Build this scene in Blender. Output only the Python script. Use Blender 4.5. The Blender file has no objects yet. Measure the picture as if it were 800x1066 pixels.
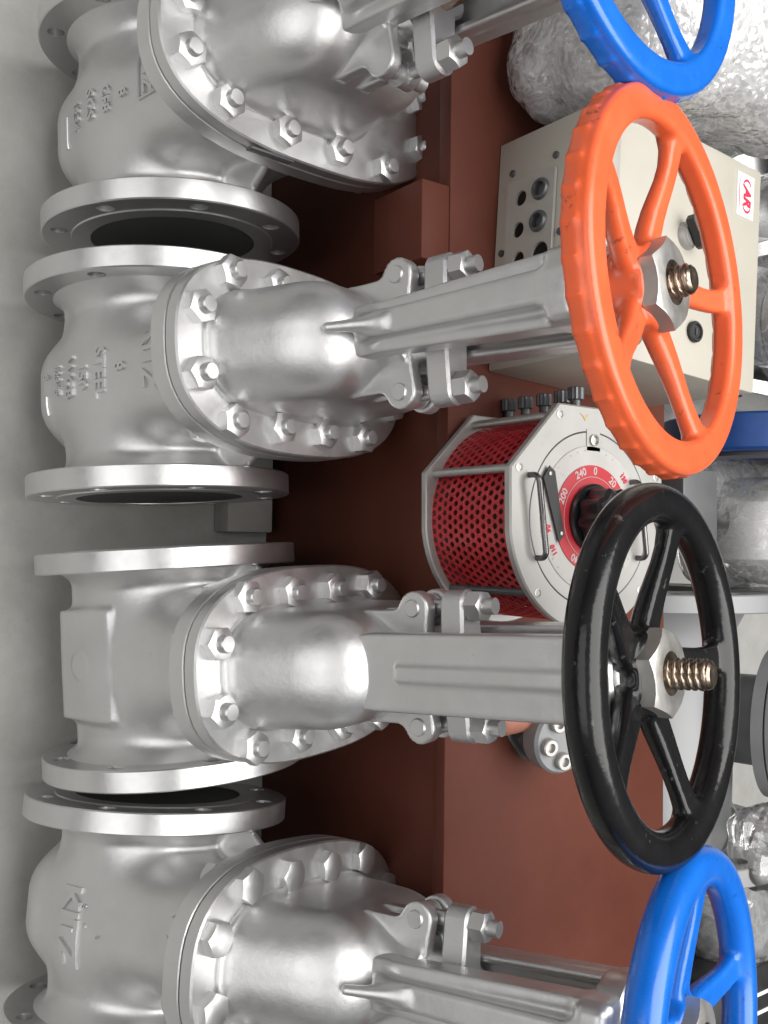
import bpy, bmesh, math, random
import numpy as np
from mathutils import Vector, Matrix, geometry
random.seed(7); np.random.seed(7)
PI=math.pi; R_=math.radians
scene=bpy.context.scene; COL=scene.collection

# ------------------------------------------------------------------ materials
def mat(name): 
    m=bpy.data.materials.new(name); m.use_nodes=True
    nt=m.node_tree; b=nt.nodes['Principled BSDF']; return m,nt,b
def N(nt,t,**k):
    n=nt.nodes.new(t)
    for a,v in k.items(): setattr(n,a,v)
    return n
def noise(nt,scale,detail=4,rough=.55,coord='Object',vec=None):
    n=N(nt,'ShaderNodeTexNoise'); n.inputs['Scale'].default_value=scale; n.inputs['Detail'].default_value=detail; n.inputs['Roughness'].default_value=rough
    if vec is None:
        tc=N(nt,'ShaderNodeTexCoord'); nt.links.new(tc.outputs[coord],n.inputs['Vector'])
    else: nt.links.new(vec,n.inputs['Vector'])
    return n
def ramp(nt,src,stops):
    r=N(nt,'ShaderNodeValToRGB'); e=r.color_ramp.elements
    while len(e)<len(stops): e.new(.5)
    for el,(p,c) in zip(e,stops):
        el.position=p; el.color=(c if hasattr(c,'__len__') else (c,c,c))+((1,) if hasattr(c,'__len__') else (1,)) if hasattr(c,'__len__') else (c,c,c,1)
    nt.links.new(src,r.inputs['Fac']); return r
def bump(nt,b,srcs):
    prev=None
    for src,st,dist in srcs:
        bp=N(nt,'ShaderNodeBump'); bp.inputs['Strength'].default_value=st; bp.inputs['Distance'].default_value=dist
        nt.links.new(src,bp.inputs['Height'])
        if prev: nt.links.new(prev,bp.inputs['Normal'])
        prev=bp.outputs['Normal']
    nt.links.new(prev,b.inputs['Normal'])
def simple(name,col,rough=.5,metal=0,var=.12,nscale=18,bmp=.15,bscale=140,bdist=.0006,coat=0,dirt=None,dirt_amt=.5,dirt_scale=30,thr=.60,spec=.5):
    m,nt,b=mat(name)
    n=noise(nt,nscale,5)
    lo=tuple(c*(1-var) for c in col); hi=tuple(min(1,c*(1+var)) for c in col)
    r=ramp(nt,n.outputs['Fac'],[(.3,lo),(.7,hi)])
    out=r.outputs['Color']
    if dirt:
        n2=noise(nt,dirt_scale,8,.7); r2=ramp(nt,n2.outputs['Fac'],[(thr,0.),(thr+.06,1.)])
        mx=N(nt,'ShaderNodeMix',data_type='RGBA'); 
        ml=N(nt,'ShaderNodeMath',operation='MULTIPLY'); ml.inputs[1].default_value=dirt_amt; nt.links.new(r2.outputs['Color'],ml.inputs[0])
        nt.links.new(ml.outputs[0],mx.inputs['Factor']); nt.links.new(out,mx.inputs['A']); mx.inputs['B'].default_value=dirt+(1,)
        out=mx.outputs['Result']
    nt.links.new(out,b.inputs['Base Color'])
    rr=ramp(nt,n.outputs['Fac'],[(.3,max(0,rough-.07)),(.7,min(1,rough+.07))]); nt.links.new(rr.outputs['Color'],b.inputs['Roughness'])
    b.inputs['Metallic'].default_value=metal; b.inputs['Specular IOR Level'].default_value=spec
    b.inputs['Coat Weight'].default_value=coat; b.inputs['Coat Roughness'].default_value=.12
    if bmp:
        n3=noise(nt,bscale,3); bump(nt,b,[(n3.outputs['Fac'],bmp,bdist)])
    return m

def silver_paint(name,base=.56,rough=.40,metal=.72,cast=.35):
    m,nt,b=mat(name)
    n=noise(nt,9,6,.6); r=ramp(nt,n.outputs['Fac'],[(.3,base*.93),(.7,base*1.06)])
    # little scuffs in the paint
    n2=noise(nt,38,9,.75); sc=ramp(nt,n2.outputs['Fac'],[(.63,0.),(.70,1.)])
    mx=N(nt,'ShaderNodeMix',data_type='RGBA'); ml=N(nt,'ShaderNodeMath',operation='MULTIPLY'); ml.inputs[1].default_value=.34
    nt.links.new(sc.outputs['Color'],ml.inputs[0]); nt.links.new(ml.outputs[0],mx.inputs['Factor'])
    nt.links.new(r.outputs['Color'],mx.inputs['A']); mx.inputs['B'].default_value=(base*.55,base*.53,base*.5,1)
    nt.links.new(mx.outputs['Result'],b.inputs['Base Color'])
    rr=ramp(nt,n2.outputs['Fac'],[(.3,rough-.05),(.7,rough+.08)]); nt.links.new(rr.outputs['Color'],b.inputs['Roughness'])
    b.inputs['Metallic'].default_value=metal
    f=noise(nt,900,2,.5); g=noise(nt,160,4,.6); l=noise(nt,34,3,.5)
    bump(nt,b,[(l.outputs['Fac'],.045*cast/.35,.004),(g.outputs['Fac'],cast*.85,.0008),(f.outputs['Fac'],.12 if cast>.1 else .03,.0003)])
    return m
M={}
M['cast']=silver_paint('silver_cast_paint',.67,.40,.89)
M['mach']=silver_paint('silver_machined_paint',.67,.33,.92,.12)
M['nut']=silver_paint('silver_nut_paint',.66,.33,.85,.05)
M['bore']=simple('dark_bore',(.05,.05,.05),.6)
M['steel']=simple('bare_steel',(.46,.45,.43),.38,.75,.07,60,.1,400,.0002)
M['bronze']=simple('oiled_bronze_thread',(.34,.27,.21),.3,1,.2,90,.1,400,.0002,dirt=(.05,.035,.025),dirt_amt=.7,dirt_scale=60)
M['orange']=simple('orange_gloss_paint',(.76,.122,.040),.34,0,.07,25,.16,110,.0010,coat=.2,dirt=(.13,.03,.012),dirt_amt=.75,dirt_scale=48,thr=.615)
M['black']=simple('black_gloss_paint',(.008,.008,.009),.20,0,.2,25,.28,90,.0014,coat=0,dirt=(.13,.13,.13),dirt_amt=.5,dirt_scale=60,thr=.63,spec=.4)
M['blue']=simple('blue_gloss_paint',(.004,.135,.60),.28,0,.08,25,.14,110,.0009,coat=.3,dirt=(.008,.03,.14),dirt_amt=.7,dirt_scale=44,thr=.62)
M['dblue']=simple('dark_blue_paint',(.01,.05,.20),.35,0,.2,25)
M['rust']=simple('red_oxide_paint',(.122,.034,.021),.44,0,.16,7,.2,60,.0012,dirt=(.09,.055,.04),dirt_amt=.35,dirt_scale=11)
M['cream']=simple('cream_enamel',(.43,.408,.35),.38,0,.03,12,.06,200,.0004,dirt=(.33,.29,.22),dirt_amt=.25,dirt_scale=26)
M['panel']=simple('grey_connector_panel',(.40,.385,.35),.42,.2,.05,14,.05,200,.0003,dirt=(.28,.26,.22),dirt_amt=.3,dirt_scale=40)
M['alu']=simple('brushed_aluminium',(.40,.393,.378),.40,.45,.06,14,.08,220,.0003,dirt=(.35,.34,.32),dirt_amt=.35,dirt_scale=34)
M['dial']=simple('dial_face',(.42,.41,.39),.4,.15,.05,30,0,dirt=(.2,.18,.16),dirt_amt=.4,dirt_scale=70)
M['dialred']=simple('dial_red',(.42,.018,.03),.4,0,.06,30,0)
M['mesh']=simple('red_mesh_paint',(.42,.020,.028),.38,.1,.2,30,.1,200,.0005,dirt=(.07,.012,.01),dirt_amt=.6,dirt_scale=45)
M['plastic']=simple('black_plastic',(.014,.014,.014),.42,0,.2,40,.1,300,.0003)
M['plasticg']=simple('black_gloss_plastic',(.012,.012,.013),.2,0,.2,40,0)
M['chrome']=simple('chrome_handle',(.62,.62,.62),.16,1,.05,40,0)
M['handle']=simple('worn_dark_handle',(.16,.16,.16),.25,.9,.2,40,0)
M['greyk']=simple('grey_knurl',(.11,.115,.12),.38,.5,.15,60,.1,300,.0004)
M['gold']=simple('worn_brass_speck',(.42,.33,.17),.5,.4,.2,60,0)
M['coil']=simple('copper_coil',(.10,.035,.018),.5,.5,.3,60)
M['greyp']=simple('grey_valve_paint',(.24,.245,.25),.42,.15,.06,10,.12,90,.0008,dirt=(.25,.24,.23),dirt_amt=.3)
M['greyd']=simple('dark_grey_metal',(.10,.10,.105),.5,.2,.1,20)
M['white']=simple('white_label',(.80,.80,.80),.4,0,.02,20,0)
M['redink']=simple('red_ink',(.72,.02,.06),.4,0,.03,20,0)
M['ink']=simple('grey_ink',(.33,.31,.28),.5,0,.03,20,0)
M['whiteink']=simple('white_ink',(.46,.36,.35),.5,0,.03,20,0)
M['salmon']=simple('salmon_primer',(.36,.15,.105),.5,0,.1,20)
M['block']=simple('grey_cast_block',(.34,.33,.31),.75,0,.1,20,.3,60,.002)

def rust():
    m,nt,b=mat('red_oxide_paint'); tc=N(nt,'ShaderNodeTexCoord')
    a=noise(nt,5,6,.62); r=ramp(nt,a.outputs['Fac'],[(.28,(.086,.0245,.0155)),(.55,(.108,.032,.0205)),(.75,(.128,.041,.027))])
    mp=N(nt,'ShaderNodeMapping'); mp.inputs['Scale'].default_value=(3,60,60); mp.inputs['Rotation'].default_value=(.2,.3,.5); nt.links.new(tc.outputs['Object'],mp.inputs['Vector'])
    n=noise(nt,4,5,.7,vec=mp.outputs[0]); sc=ramp(nt,n.outputs['Fac'],[(.70,0.),(.74,1.)])
    d=noise(nt,26,9,.78); ds=ramp(nt,d.outputs['Fac'],[(.60,0.),(.70,1.)])
    mx=N(nt,'ShaderNodeMix',data_type='RGBA'); ml=N(nt,'ShaderNodeMath',operation='MULTIPLY'); ml.inputs[1].default_value=.30; nt.links.new(sc.outputs['Color'],ml.inputs[0])
    nt.links.new(ml.outputs[0],mx.inputs['Factor']); nt.links.new(r.outputs['Color'],mx.inputs['A']); mx.inputs['B'].default_value=(.19,.10,.075,1)
    mx2=N(nt,'ShaderNodeMix',data_type='RGBA'); ml2=N(nt,'ShaderNodeMath',operation='MULTIPLY'); ml2.inputs[1].default_value=.35; nt.links.new(ds.outputs['Color'],ml2.inputs[0])
    nt.links.new(ml2.outputs[0],mx2.inputs['Factor']); nt.links.new(mx.outputs['Result'],mx2.inputs['A']); mx2.inputs['B'].default_value=(.062,.036,.027,1)
    nt.links.new(mx2.outputs['Result'],b.inputs['Base Color'])
    b.inputs['Specular IOR Level'].default_value=.16; rr=ramp(nt,a.outputs['Fac'],[(.3,.46),(.7,.60)]); nt.links.new(rr.outputs['Color'],b.inputs['Roughness'])
    e=noise(nt,75,4,.6); bump(nt,b,[(e.outputs['Fac'],.22,.0012),(sc.outputs['Color'],-.2,.0005)] if False else [(e.outputs['Fac'],.22,.0012)])
    return m
M['rust']=rust()
def concrete():
    m,nt,b=mat('concrete'); tc=N(nt,'ShaderNodeTexCoord')
    a=noise(nt,2.2,6,.6); c=noise(nt,16,8,.7); d=noise(nt,160,3,.6)
    r=ramp(nt,a.outputs['Fac'],[(.3,(.33,.327,.312)),(.72,(.375,.372,.355))])
    r2=ramp(nt,c.outputs['Fac'],[(.36,(.91,.905,.89)),(.62,(1.03,1.03,1.03))])
    mx=N(nt,'ShaderNodeMix',data_type='RGBA',blend_type='MULTIPLY'); mx.inputs['Factor'].default_value=1
    nt.links.new(r.outputs['Color'],mx.inputs['A']); nt.links.new(r2.outputs['Color'],mx.inputs['B'])
    v=N(nt,'ShaderNodeTexVoronoi'); v.inputs['Scale'].default_value=55; nt.links.new(tc.outputs['Object'],v.inputs['Vector'])
    pit=ramp(nt,v.outputs['Distance'],[(.03,(.55,.53,.5)),(.07,(1.,1.,1.))])
    mx2=N(nt,'ShaderNodeMix',data_type='RGBA',blend_type='MULTIPLY'); mx2.inputs['Factor'].default_value=.5
    nt.links.new(mx.outputs['Result'],mx2.inputs['A']); nt.links.new(pit.outputs['Color'],mx2.inputs['B'])
    nt.links.new(mx2.outputs['Result'],b.inputs['Base Color']); b.inputs['Roughness'].default_value=.72
    bump(nt,b,[(c.outputs['Fac'],.25,.002),(d.outputs['Fac'],.25,.0008)])
    return m
M['concrete']=concrete()
def film(name,dens=.45,scale=22,rough=.12,tint=.86,strong=1.0,white=.5,bub=0):
    """creased clear plastic: see-through film with milky folds and sharp glints"""
    m,nt,b=mat(name); out=nt.nodes['Material Output']
    tc=N(nt,'ShaderNodeTexCoord'); w=noise(nt,6,3,.6)
    mp=N(nt,'ShaderNodeVectorMath',operation='MULTIPLY_ADD'); mp.inputs[1].default_value=(.30,.30,.30)
    nt.links.new(w.outputs['Color'],mp.inputs[0]); nt.links.new(tc.outputs['Object'],mp.inputs[2])
    v=N(nt,'ShaderNodeTexVoronoi'); v.inputs['Scale'].default_value=bub or scale*1.5; nt.links.new(tc.outputs['Object'] if bub else mp.outputs[0],v.inputs['Vector'])
    n=noise(nt,scale*.5,4,.6,vec=mp.outputs[0]); n2=noise(nt,scale*1.2,3,.6,vec=mp.outputs[0])
    def crease(src,w):
        a=N(nt,'ShaderNodeMath',operation='SUBTRACT'); nt.links.new(src,a.inputs[0]); a.inputs[1].default_value=.5
        c=N(nt,'ShaderNodeMath',operation='ABSOLUTE'); nt.links.new(a.outputs[0],c.inputs[0])
        return ramp(nt,c.outputs[0],[(0.,1.),(w*.35,.55),(w,0.)])
    c1=crease(n.outputs['Fac'],.05); c2=crease(n2.outputs['Fac'],.07)
    e=N(nt,'ShaderNodeMix',data_type='RGBA',blend_type='LIGHTEN'); e.inputs['Factor'].default_value=1
    nt.links.new(c1.outputs['Color'],e.inputs['A']); nt.links.new(c2.outputs['Color'],e.inputs['B'])
    bp=N(nt,'ShaderNodeBump'); bp.inputs['Strength'].default_value=(1.0 if bub else .5)*strong; bp.inputs['Distance'].default_value=.006; bp.invert=True; nt.links.new(v.outputs['Distance'],bp.inputs['Height'])
    bp2=N(nt,'ShaderNodeBump'); bp2.inputs['Strength'].default_value=.7*strong; bp2.inputs['Distance'].default_value=.014; nt.links.new(n.outputs['Fac'],bp2.inputs['Height']); nt.links.new(bp.outputs[0],bp2.inputs['Normal'])
    tr=N(nt,'ShaderNodeBsdfTransparent'); tr.inputs['Color'].default_value=(.93,.93,.93,1)
    df=N(nt,'ShaderNodeBsdfDiffuse'); df.inputs['Color'].default_value=(tint,tint,tint,1)
    tl=N(nt,'ShaderNodeBsdfTranslucent'); tl.inputs['Color'].default_value=(tint,tint,tint,1)
    gl=N(nt,'ShaderNodeBsdfGlossy'); gl.inputs['Roughness'].default_value=rough; gl.inputs['Color'].default_value=(.95,.95,.95,1)
    nt.links.new(bp2.outputs[0],gl.inputs['Normal'])
    md=N(nt,'ShaderNodeMixShader'); md.inputs[0].default_value=.45; nt.links.new(df.outputs[0],md.inputs[1]); nt.links.new(tl.outputs[0],md.inputs[2])
    ma=N(nt,'ShaderNodeMath',operation='MULTIPLY_ADD'); nt.links.new(e.outputs['Result'],ma.inputs[0]); ma.inputs[1].default_value=white; ma.use_clamp=True; ma.inputs[2].default_value=dens
    m1=N(nt,'ShaderNodeMixShader'); nt.links.new(ma.outputs[0],m1.inputs[0]); nt.links.new(tr.outputs[0],m1.inputs[1]); nt.links.new(md.outputs[0],m1.inputs[2])
    fr=N(nt,'ShaderNodeFresnel'); fr.inputs['IOR'].default_value=1.45; nt.links.new(bp2.outputs[0],fr.inputs['Normal'])
    fa=N(nt,'ShaderNodeMath',operation='MULTIPLY_ADD'); nt.links.new(fr.outputs[0],fa.inputs[0]); fa.inputs[1].default_value=1.0; fa.inputs[2].default_value=.07; fa.use_clamp=True
    m2=N(nt,'ShaderNodeMixShader'); nt.links.new(fa.outputs[0],m2.inputs[0]); nt.links.new(m1.outputs[0],m2.inputs[1]); nt.links.new(gl.outputs[0],m2.inputs[2])
    nt.links.new(m2.outputs[0],out.inputs['Surface']); nt.nodes.remove(b)
    return m
M['bubble']=film('bubble_wrap_film',.46,22,.13,.98,.7,.34,90)
M['milky']=film('milky_bubble_wrap',.92,20,.16,.97,.9,.15,80)
M['film']=film('clear_stretch_film',.10,9,.10,.95,.8,.22)

# ------------------------------------------------------------------ mesh helpers
def mk(name,verts,faces,material,parent=None,smooth=35,loc=None):
    me=bpy.data.meshes.new(name); me.from_pydata([tuple(v) for v in verts],[],faces); me.update()
    bm=bmesh.new(); bm.from_mesh(me); bmesh.ops.remove_doubles(bm,verts=bm.verts,dist=1e-6); bmesh.ops.recalc_face_normals(bm,faces=bm.faces); bm.to_mesh(me); bm.free()
    me.shade_smooth(); me.set_sharp_from_angle(angle=R_(smooth))
    me.materials.append(material)
    return link(name,me,parent,loc)
def link(name,me,parent=None,loc=None):
    o=bpy.data.objects.new(name,me); COL.objects.link(o)
    if parent: o.parent=parent
    if loc is not None: o.location=loc
    return o
def bmobj(name,bm,material,parent=None,smooth=35):
    bmesh.ops.recalc_face_normals(bm,faces=bm.faces)
    me=bpy.data.meshes.new(name); bm.to_mesh(me); bm.free(); me.shade_smooth(); me.set_sharp_from_angle(angle=R_(smooth)); me.materials.append(material)
    return link(name,me,parent)
def thing(name,label,cat,loc=(0,0,0),group=None,rot=None):
    o=bpy.data.objects.new(name,None); COL.objects.link(o); o.empty_display_size=.05
    o.location=loc
    if rot is not None: o.rotation_euler=rot
    tag(o,label,cat,group); return o
def tag(o,label,cat,group=None):
    o['label']=label; o['category']=cat
    if group: o['group']=group
    return o
class G:
    """collects vertices and faces of one mesh"""
    def __init__(s): s.v=[]; s.f=[]
    def add(s,v,f,mx=None):
        k=len(s.v)
        s.v+= [tuple(mx@Vector(p)) if mx is not None else tuple(p) for p in v]; s.f+=[tuple(i+k for i in q) for q in f]; return s
    def obj(s,name,material,parent=None,smooth=35,loc=None): return mk(name,s.v,s.f,material,parent,smooth,loc)
def box_g(c,h,bev=.002,g=None,mx=None):
    g=g or G(); b=min(bev,min(h)*.9)
    bm=bmesh.new(); bmesh.ops.create_cube(bm,size=2)
    for v in bm.verts: v.co=Vector((v.co.x*h[0],v.co.y*h[1],v.co.z*h[2]))
    if b>0: bmesh.ops.bevel(bm,geom=list(bm.edges),offset=b,segments=2,affect='EDGES',profile=.5)
    for v in bm.verts: v.co+=Vector(c)
    bm.verts.index_update(); g.add([v.co for v in bm.verts],[[v.index for v in f.verts] for f in bm.faces],mx); bm.free(); return g
AXM={'z':Matrix.Identity(3),'x':Matrix(((0,0,1),(1,0,0),(0,1,0))),'y':Matrix(((1,0,0),(0,0,1),(0,-1,0)))}
def lathe_g(prof,n=48,axis='z',c=(0,0,0),g=None,mx=None,closed=False):
    """prof = (r, h) pairs from the axis end to end"""
    g=g or G(); v=[];f=[]
    m=AXM[axis]
    for r,h in prof:
        for i in range(n):
            a=2*PI*i/n; v.append(m@Vector((r*math.cos(a),r*math.sin(a),h))+Vector(c))
    k=len(prof)
    for j in range(k-1 if not closed else k):
        j2=(j+1)%k
        for i in range(n): f.append((j*n+i,j*n+(i+1)%n,j2*n+(i+1)%n,j2*n+i))
    if not closed:
        if prof[0][0]>1e-5: f.append(tuple(range(n)))
        if prof[-1][0]>1e-5: f.append(tuple((k-1)*n+i for i in range(n)))
    return g.add(v,f,mx)
def tube_g(pts,r,n=10,g=None,cap=True,mx=None):
    g=g or G(); pts=[Vector(p) for p in pts]; v=[];f=[]
    up=None
    for i,p in enumerate(pts):
        d=(pts[min(i+1,len(pts)-1)]-pts[max(i-1,0)]).normalized()
        if up is None: up=d.orthogonal().normalized()
        up=(up-d*up.dot(d)).normalized(); sd=d.cross(up)
        rr=r[i] if hasattr(r,'__len__') else r
        for k in range(n):
            a=2*PI*k/n; v.append(p+(up*math.cos(a)+sd*math.sin(a))*rr)
    for i in range(len(pts)-1):
        for k in range(n): f.append((i*n+k,i*n+(k+1)%n,(i+1)*n+(k+1)%n,(i+1)*n+k))
    if cap: f.append(tuple(range(n))); f.append(tuple((len(pts)-1)*n+k for k in range(n)))
    return g.add(v,f,mx)
def circ(cx,cy,r,n=24,ph=0): return [(cx+r*math.cos(2*PI*i/n+ph),cy+r*math.sin(2*PI*i/n+ph)) for i in range(n)]
def offset(loop,d):
    n=len(loop); out=[]
    area=sum(loop[i][0]*loop[(i+1)%n][1]-loop[(i+1)%n][0]*loop[i][1] for i in range(n)); s=1 if area>0 else -1
    for i in range(n):
        p0,p1,p2=Vector(loop[i-1]),Vector(loop[i]),Vector(loop[(i+1)%n])
        a=(p1-p0).normalized(); b=(p2-p1).normalized()
        na=Vector((-a.y,a.x))*s; nb=Vector((-b.y,b.x))*s; m=(na+nb)
        m=m/max(m.length_squared*.5,.3)
        out.append(tuple(p1+m*d))
    return out
def plate_g(outer,holes,z0,z1,bev=.0015,g=None,mx=None):
    g=g or G()
    inner=offset(outer,bev) if bev else outer
    def cap(z):
        pts=[];edges=[]
        for lp in [inner]+holes:
            k=len(pts); pts+=[Vector(p) for p in lp]; edges+=[(k+i,k+(i+1)%len(lp)) for i in range(len(lp))]
        vs,es,fs,_,_,_=geometry.delaunay_2d_cdt(pts,edges,[],1,1e-7)
        def inside(x,y,lp):
            c=False
            for i in range(len(lp)):
                (x0,y0),(x1,y1)=lp[i-1],lp[i]
                if (y0>y)!=(y1>y) and x<(x1-x0)*(y-y0)/(y1-y0)+x0: c=not c
            return c
        keep=[]
        for q in fs:
            mxx=sum(vs[i].x for i in q)/len(q); my=sum(vs[i].y for i in q)/len(q)
            if inside(mxx,my,inner) and not any(inside(mxx,my,h) for h in holes): keep.append(tuple(q))
        g.add([(p.x,p.y,z) for p in vs],keep,mx)
    cap(z0);cap(z1)
    n=len(outer)
    rings=[(inner,z0),(outer,z0+bev),(outer,z1-bev),(inner,z1)] if bev else [(outer,z0),(outer,z1)]
    v=[];f=[]
    for lp,z in rings: v+=[(x,y,z) for x,y in lp]
    for j in range(len(rings)-1):
        for i in range(n): f.append((j*n+i,j*n+(i+1)%n,(j+1)*n+(i+1)%n,(j+1)*n+i))
    g.add(v,f,mx)
    for h in holes:
        n=len(h); g.add([(x,y,z0) for x,y in h]+[(x,y,z1) for x,y in h],[(i,(i+1)%n,n+(i+1)%n,n+i) for i in range(n)],mx)
    return g
def hexnut_g(af,h,c=(0,0,0),g=None,chamfer=.13,ph=0,mx=None,both=False):
    g=g or G(); rc=af/math.sqrt(3); n=24; v=[];f=[]
    def hexr(a):
        a=(a-ph)%(PI/3)-PI/6; return af/2/math.cos(a)
    rings=[]
    ri=af/2*.975
    zs=[(0,1)] if not both else [(0,0),(.0003,1)]
    zs+= [(h-.0003,1),(h,0)]
    for z,k in zs:
        rings.append([( (hexr(2*PI*i/n) if k else ri)*math.cos(2*PI*i/n), (hexr(2*PI*i/n) if k else ri)*math.sin(2*PI*i/n), z - (0 if not k or z==0 else (hexr(2*PI*i/n)-af/2)*.62*(1 if z>h*.5 else -1))) for i in range(n)])
    for r in rings: v+=[(p[0]+c[0],p[1]+c[1],p[2]+c[2]) for p in r]
    for j in range(len(rings)-1):
        for i in range(n): f.append((j*n+i,j*n+(i+1)%n,(j+1)*n+(i+1)%n,(j+1)*n+i))
    f.append(tuple(range(n))); f.append(tuple((len(rings)-1)*n+i for i in range(n)))
    return g.add(v,f,mx)
def thread_g(r,z0,z1,pitch,depth,g=None,n=40,per=8,mx=None,domed=.002):
    """a real helical thread"""
    g=g or G(); k=max(2,int((z1-z0)/pitch*per)); v=[];f=[]
    for j in range(k+1):
        z=z0+(z1-z0)*j/k
        for i in range(n):
            a=2*PI*i/n; ph=((z/pitch)-(a/(2*PI)))%1.0
            t=min(1,max(0,(abs(ph-.5)-.14)/.2))
            end=min(1,(z1-z)/.004); rr=r-depth*(t if end>=1 else max(t,1-end))
            v.append((rr*math.cos(a),rr*math.sin(a),z))
    for j in range(k):
        for i in range(n): f.append((j*n+i,j*n+(i+1)%n,(j+1)*n+(i+1)%n,(j+1)*n+i))
    f.append(tuple(range(n)))
    q=len(v); v+= [(v[k*n+i][0]*.82,v[k*n+i][1]*.82,z1+domed) for i in range(n)]
    for i in range(n): f.append((k*n+i,k*n+(i+1)%n,q+(i+1)%n,q+i))
    f.append(tuple(q+i for i in range(n)))
    return g.add(v,f,mx)

# ---- signed distance shapes, meshed by surface nets: cast shapes with real fillets
def rbox(x,y,z,c,h,r):
    qx=np.abs(x-c[0])-(h[0]-r);qy=np.abs(y-c[1])-(h[1]-r);qz=np.abs(z-c[2])-(h[2]-r)
    return np.sqrt(np.maximum(qx,0)**2+np.maximum(qy,0)**2+np.maximum(qz,0)**2)+np.minimum(np.maximum(qx,np.maximum(qy,qz)),0)-r
def caps(x,y,z,a,b,ra,rb=None):
    rb=ra if rb is None else rb
    a=np.array(a,float);b=np.array(b,float);d=b-a
    t=np.clip(((x-a[0])*d[0]+(y-a[1])*d[1]+(z-a[2])*d[2])/(d@d),0,1)
    return np.sqrt((x-a[0]-t*d[0])**2+(y-a[1]-t*d[1])**2+(z-a[2]-t*d[2])**2)-(ra+(rb-ra)*t)
def cyl(u,v,w,r,w0,w1,e=.004):
    d1=np.sqrt(u*u+v*v)-r+e; d2=np.maximum(w0-w,w-w1)+e
    return np.minimum(np.maximum(d1,d2),0)+np.sqrt(np.maximum(d1,0)**2+np.maximum(d2,0)**2)-e
def smin(a,b,k):
    h=np.clip(.5+.5*(b-a)/k,0,1); return b+(a-b)*h-k*h*(1-h)
def smax(a,b,k): return -smin(-a,-b,k)
def oval(x,y,hx,hy,p):
    return (np.abs(x/hx)**p+np.abs(y/hy)**p+1e-12)**(1/p)*min(hx,hy)-min(hx,hy)
def sdf_me(name,fn,lo,hi,h,material):
    ax=[np.arange(lo[i],hi[i]+h,h,dtype=np.float64) for i in range(3)]
    X,Y,Z=np.meshgrid(*ax,indexing='ij',sparse=True)
    F=np.broadcast_to(fn(X,Y,Z),(len(ax[0]),len(ax[1]),len(ax[2]))).copy(); S=F<0
    n=[len(a)-1 for a in ax]
    acc=np.zeros((n[0],n[1],n[2],3)); cnt=np.zeros((n[0],n[1],n[2]))
    sl=lambda d,k: slice(d,n[k]+d)
    for a in range(3):
        o=[i for i in range(3) if i!=a]
        for d0 in (0,1):
            for d1 in (0,1):
                i0=[0,0,0]; i0[o[0]]=d0;i0[o[1]]=d1; i1=list(i0); i1[a]=1
                f0=F[sl(i0[0],0),sl(i0[1],1),sl(i0[2],2)]; f1=F[sl(i1[0],0),sl(i1[1],1),sl(i1[2],2)]
                c=(f0<0)!=(f1<0)
                t=np.where(c,f0/np.where(c,f0-f1,1),0)
                acc[...,a]+=np.where(c,t,0)
                if d0: acc[...,o[0]]+=c
                if d1: acc[...,o[1]]+=c
                cnt+=c
    act=cnt>0; idx=-np.ones(act.shape,int); idx[act]=np.arange(act.sum())
    P=(acc[act]/cnt[act][:,None]+np.argwhere(act))*h+np.array(lo)
    for _ in range(2):
        e=h*.15; p=P
        f0=fn(p[:,0],p[:,1],p[:,2])
        g=np.stack([(fn(p[:,0]+e*(k==0),p[:,1]+e*(k==1),p[:,2]+e*(k==2))-fn(p[:,0]-e*(k==0),p[:,1]-e*(k==1),p[:,2]-e*(k==2)))/(2*e) for k in range(3)],1)
        st=-(f0/np.maximum((g*g).sum(1),.2))[:,None]*g; l=np.linalg.norm(st,axis=1,keepdims=True)
        P=P+st*np.minimum(1,h*.6/np.maximum(l,1e-9))
    quads=[]
    for a in range(3):
        o=[i for i in range(3) if i!=a]
        i0=[slice(None)]*3;i1=[slice(None)]*3; i0[a]=slice(0,n[a]);i1[a]=slice(1,n[a]+1)
        c=(S[tuple(i0)]!=S[tuple(i1)]); ii=np.argwhere(c)
        m=np.all([(ii[:,q]>0)&(ii[:,q]<n[q]) for q in o],axis=0); ii=ii[m]
        if len(ii)==0: continue
        sg=S[tuple(i0)][tuple(ii.T)]
        def at(d0,d1):
            j=ii.copy(); j[:,o[0]]-=d0; j[:,o[1]]-=d1; return idx[tuple(j.T)]
        q=np.stack([at(1,1),at(0,1),at(0,0),at(1,0)],1)
        flip=sg^(a!=1)^True
        flip=~sg if a!=1 else sg
        q[flip]=q[flip][:,::-1]; quads.append(q)
    Q=np.concatenate(quads)
    me=bpy.data.meshes.new(name)
    me.vertices.add(len(P)); me.vertices.foreach_set('co',P.astype(np.float32).ravel())
    me.loops.add(len(Q)*4); me.loops.foreach_set('vertex_index',Q.astype(np.int32).ravel())
    me.polygons.add(len(Q)); me.polygons.foreach_set('loop_start',np.arange(0,len(Q)*4,4,dtype=np.int32))
    me.update(calc_edges=True); me.validate()
    me.shade_smooth(); me.materials.append(material)
    return me

def text_verts(body,size,extrude=.001,bold=0.0,shear=0):
    cu=bpy.data.curves.new('lettering','FONT'); cu.body=body; cu.size=size; cu.extrude=extrude; cu.offset=bold; cu.shear=shear
    cu.align_x='CENTER'; cu.align_y='CENTER'; cu.resolution_u=3
    ob=bpy.data.objects.new('lettering',cu); COL.objects.link(ob)
    dg=bpy.context.evaluated_depsgraph_get(); me=bpy.data.meshes.new_from_object(ob.evaluated_get(dg))
    v=[tuple(p.co) for p in me.vertices]; f=[tuple(p.vertices) for p in me.polygons]
    bpy.data.objects.remove(ob); bpy.data.meshes.remove(me); bpy.data.curves.remove(cu); return v,f

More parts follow.
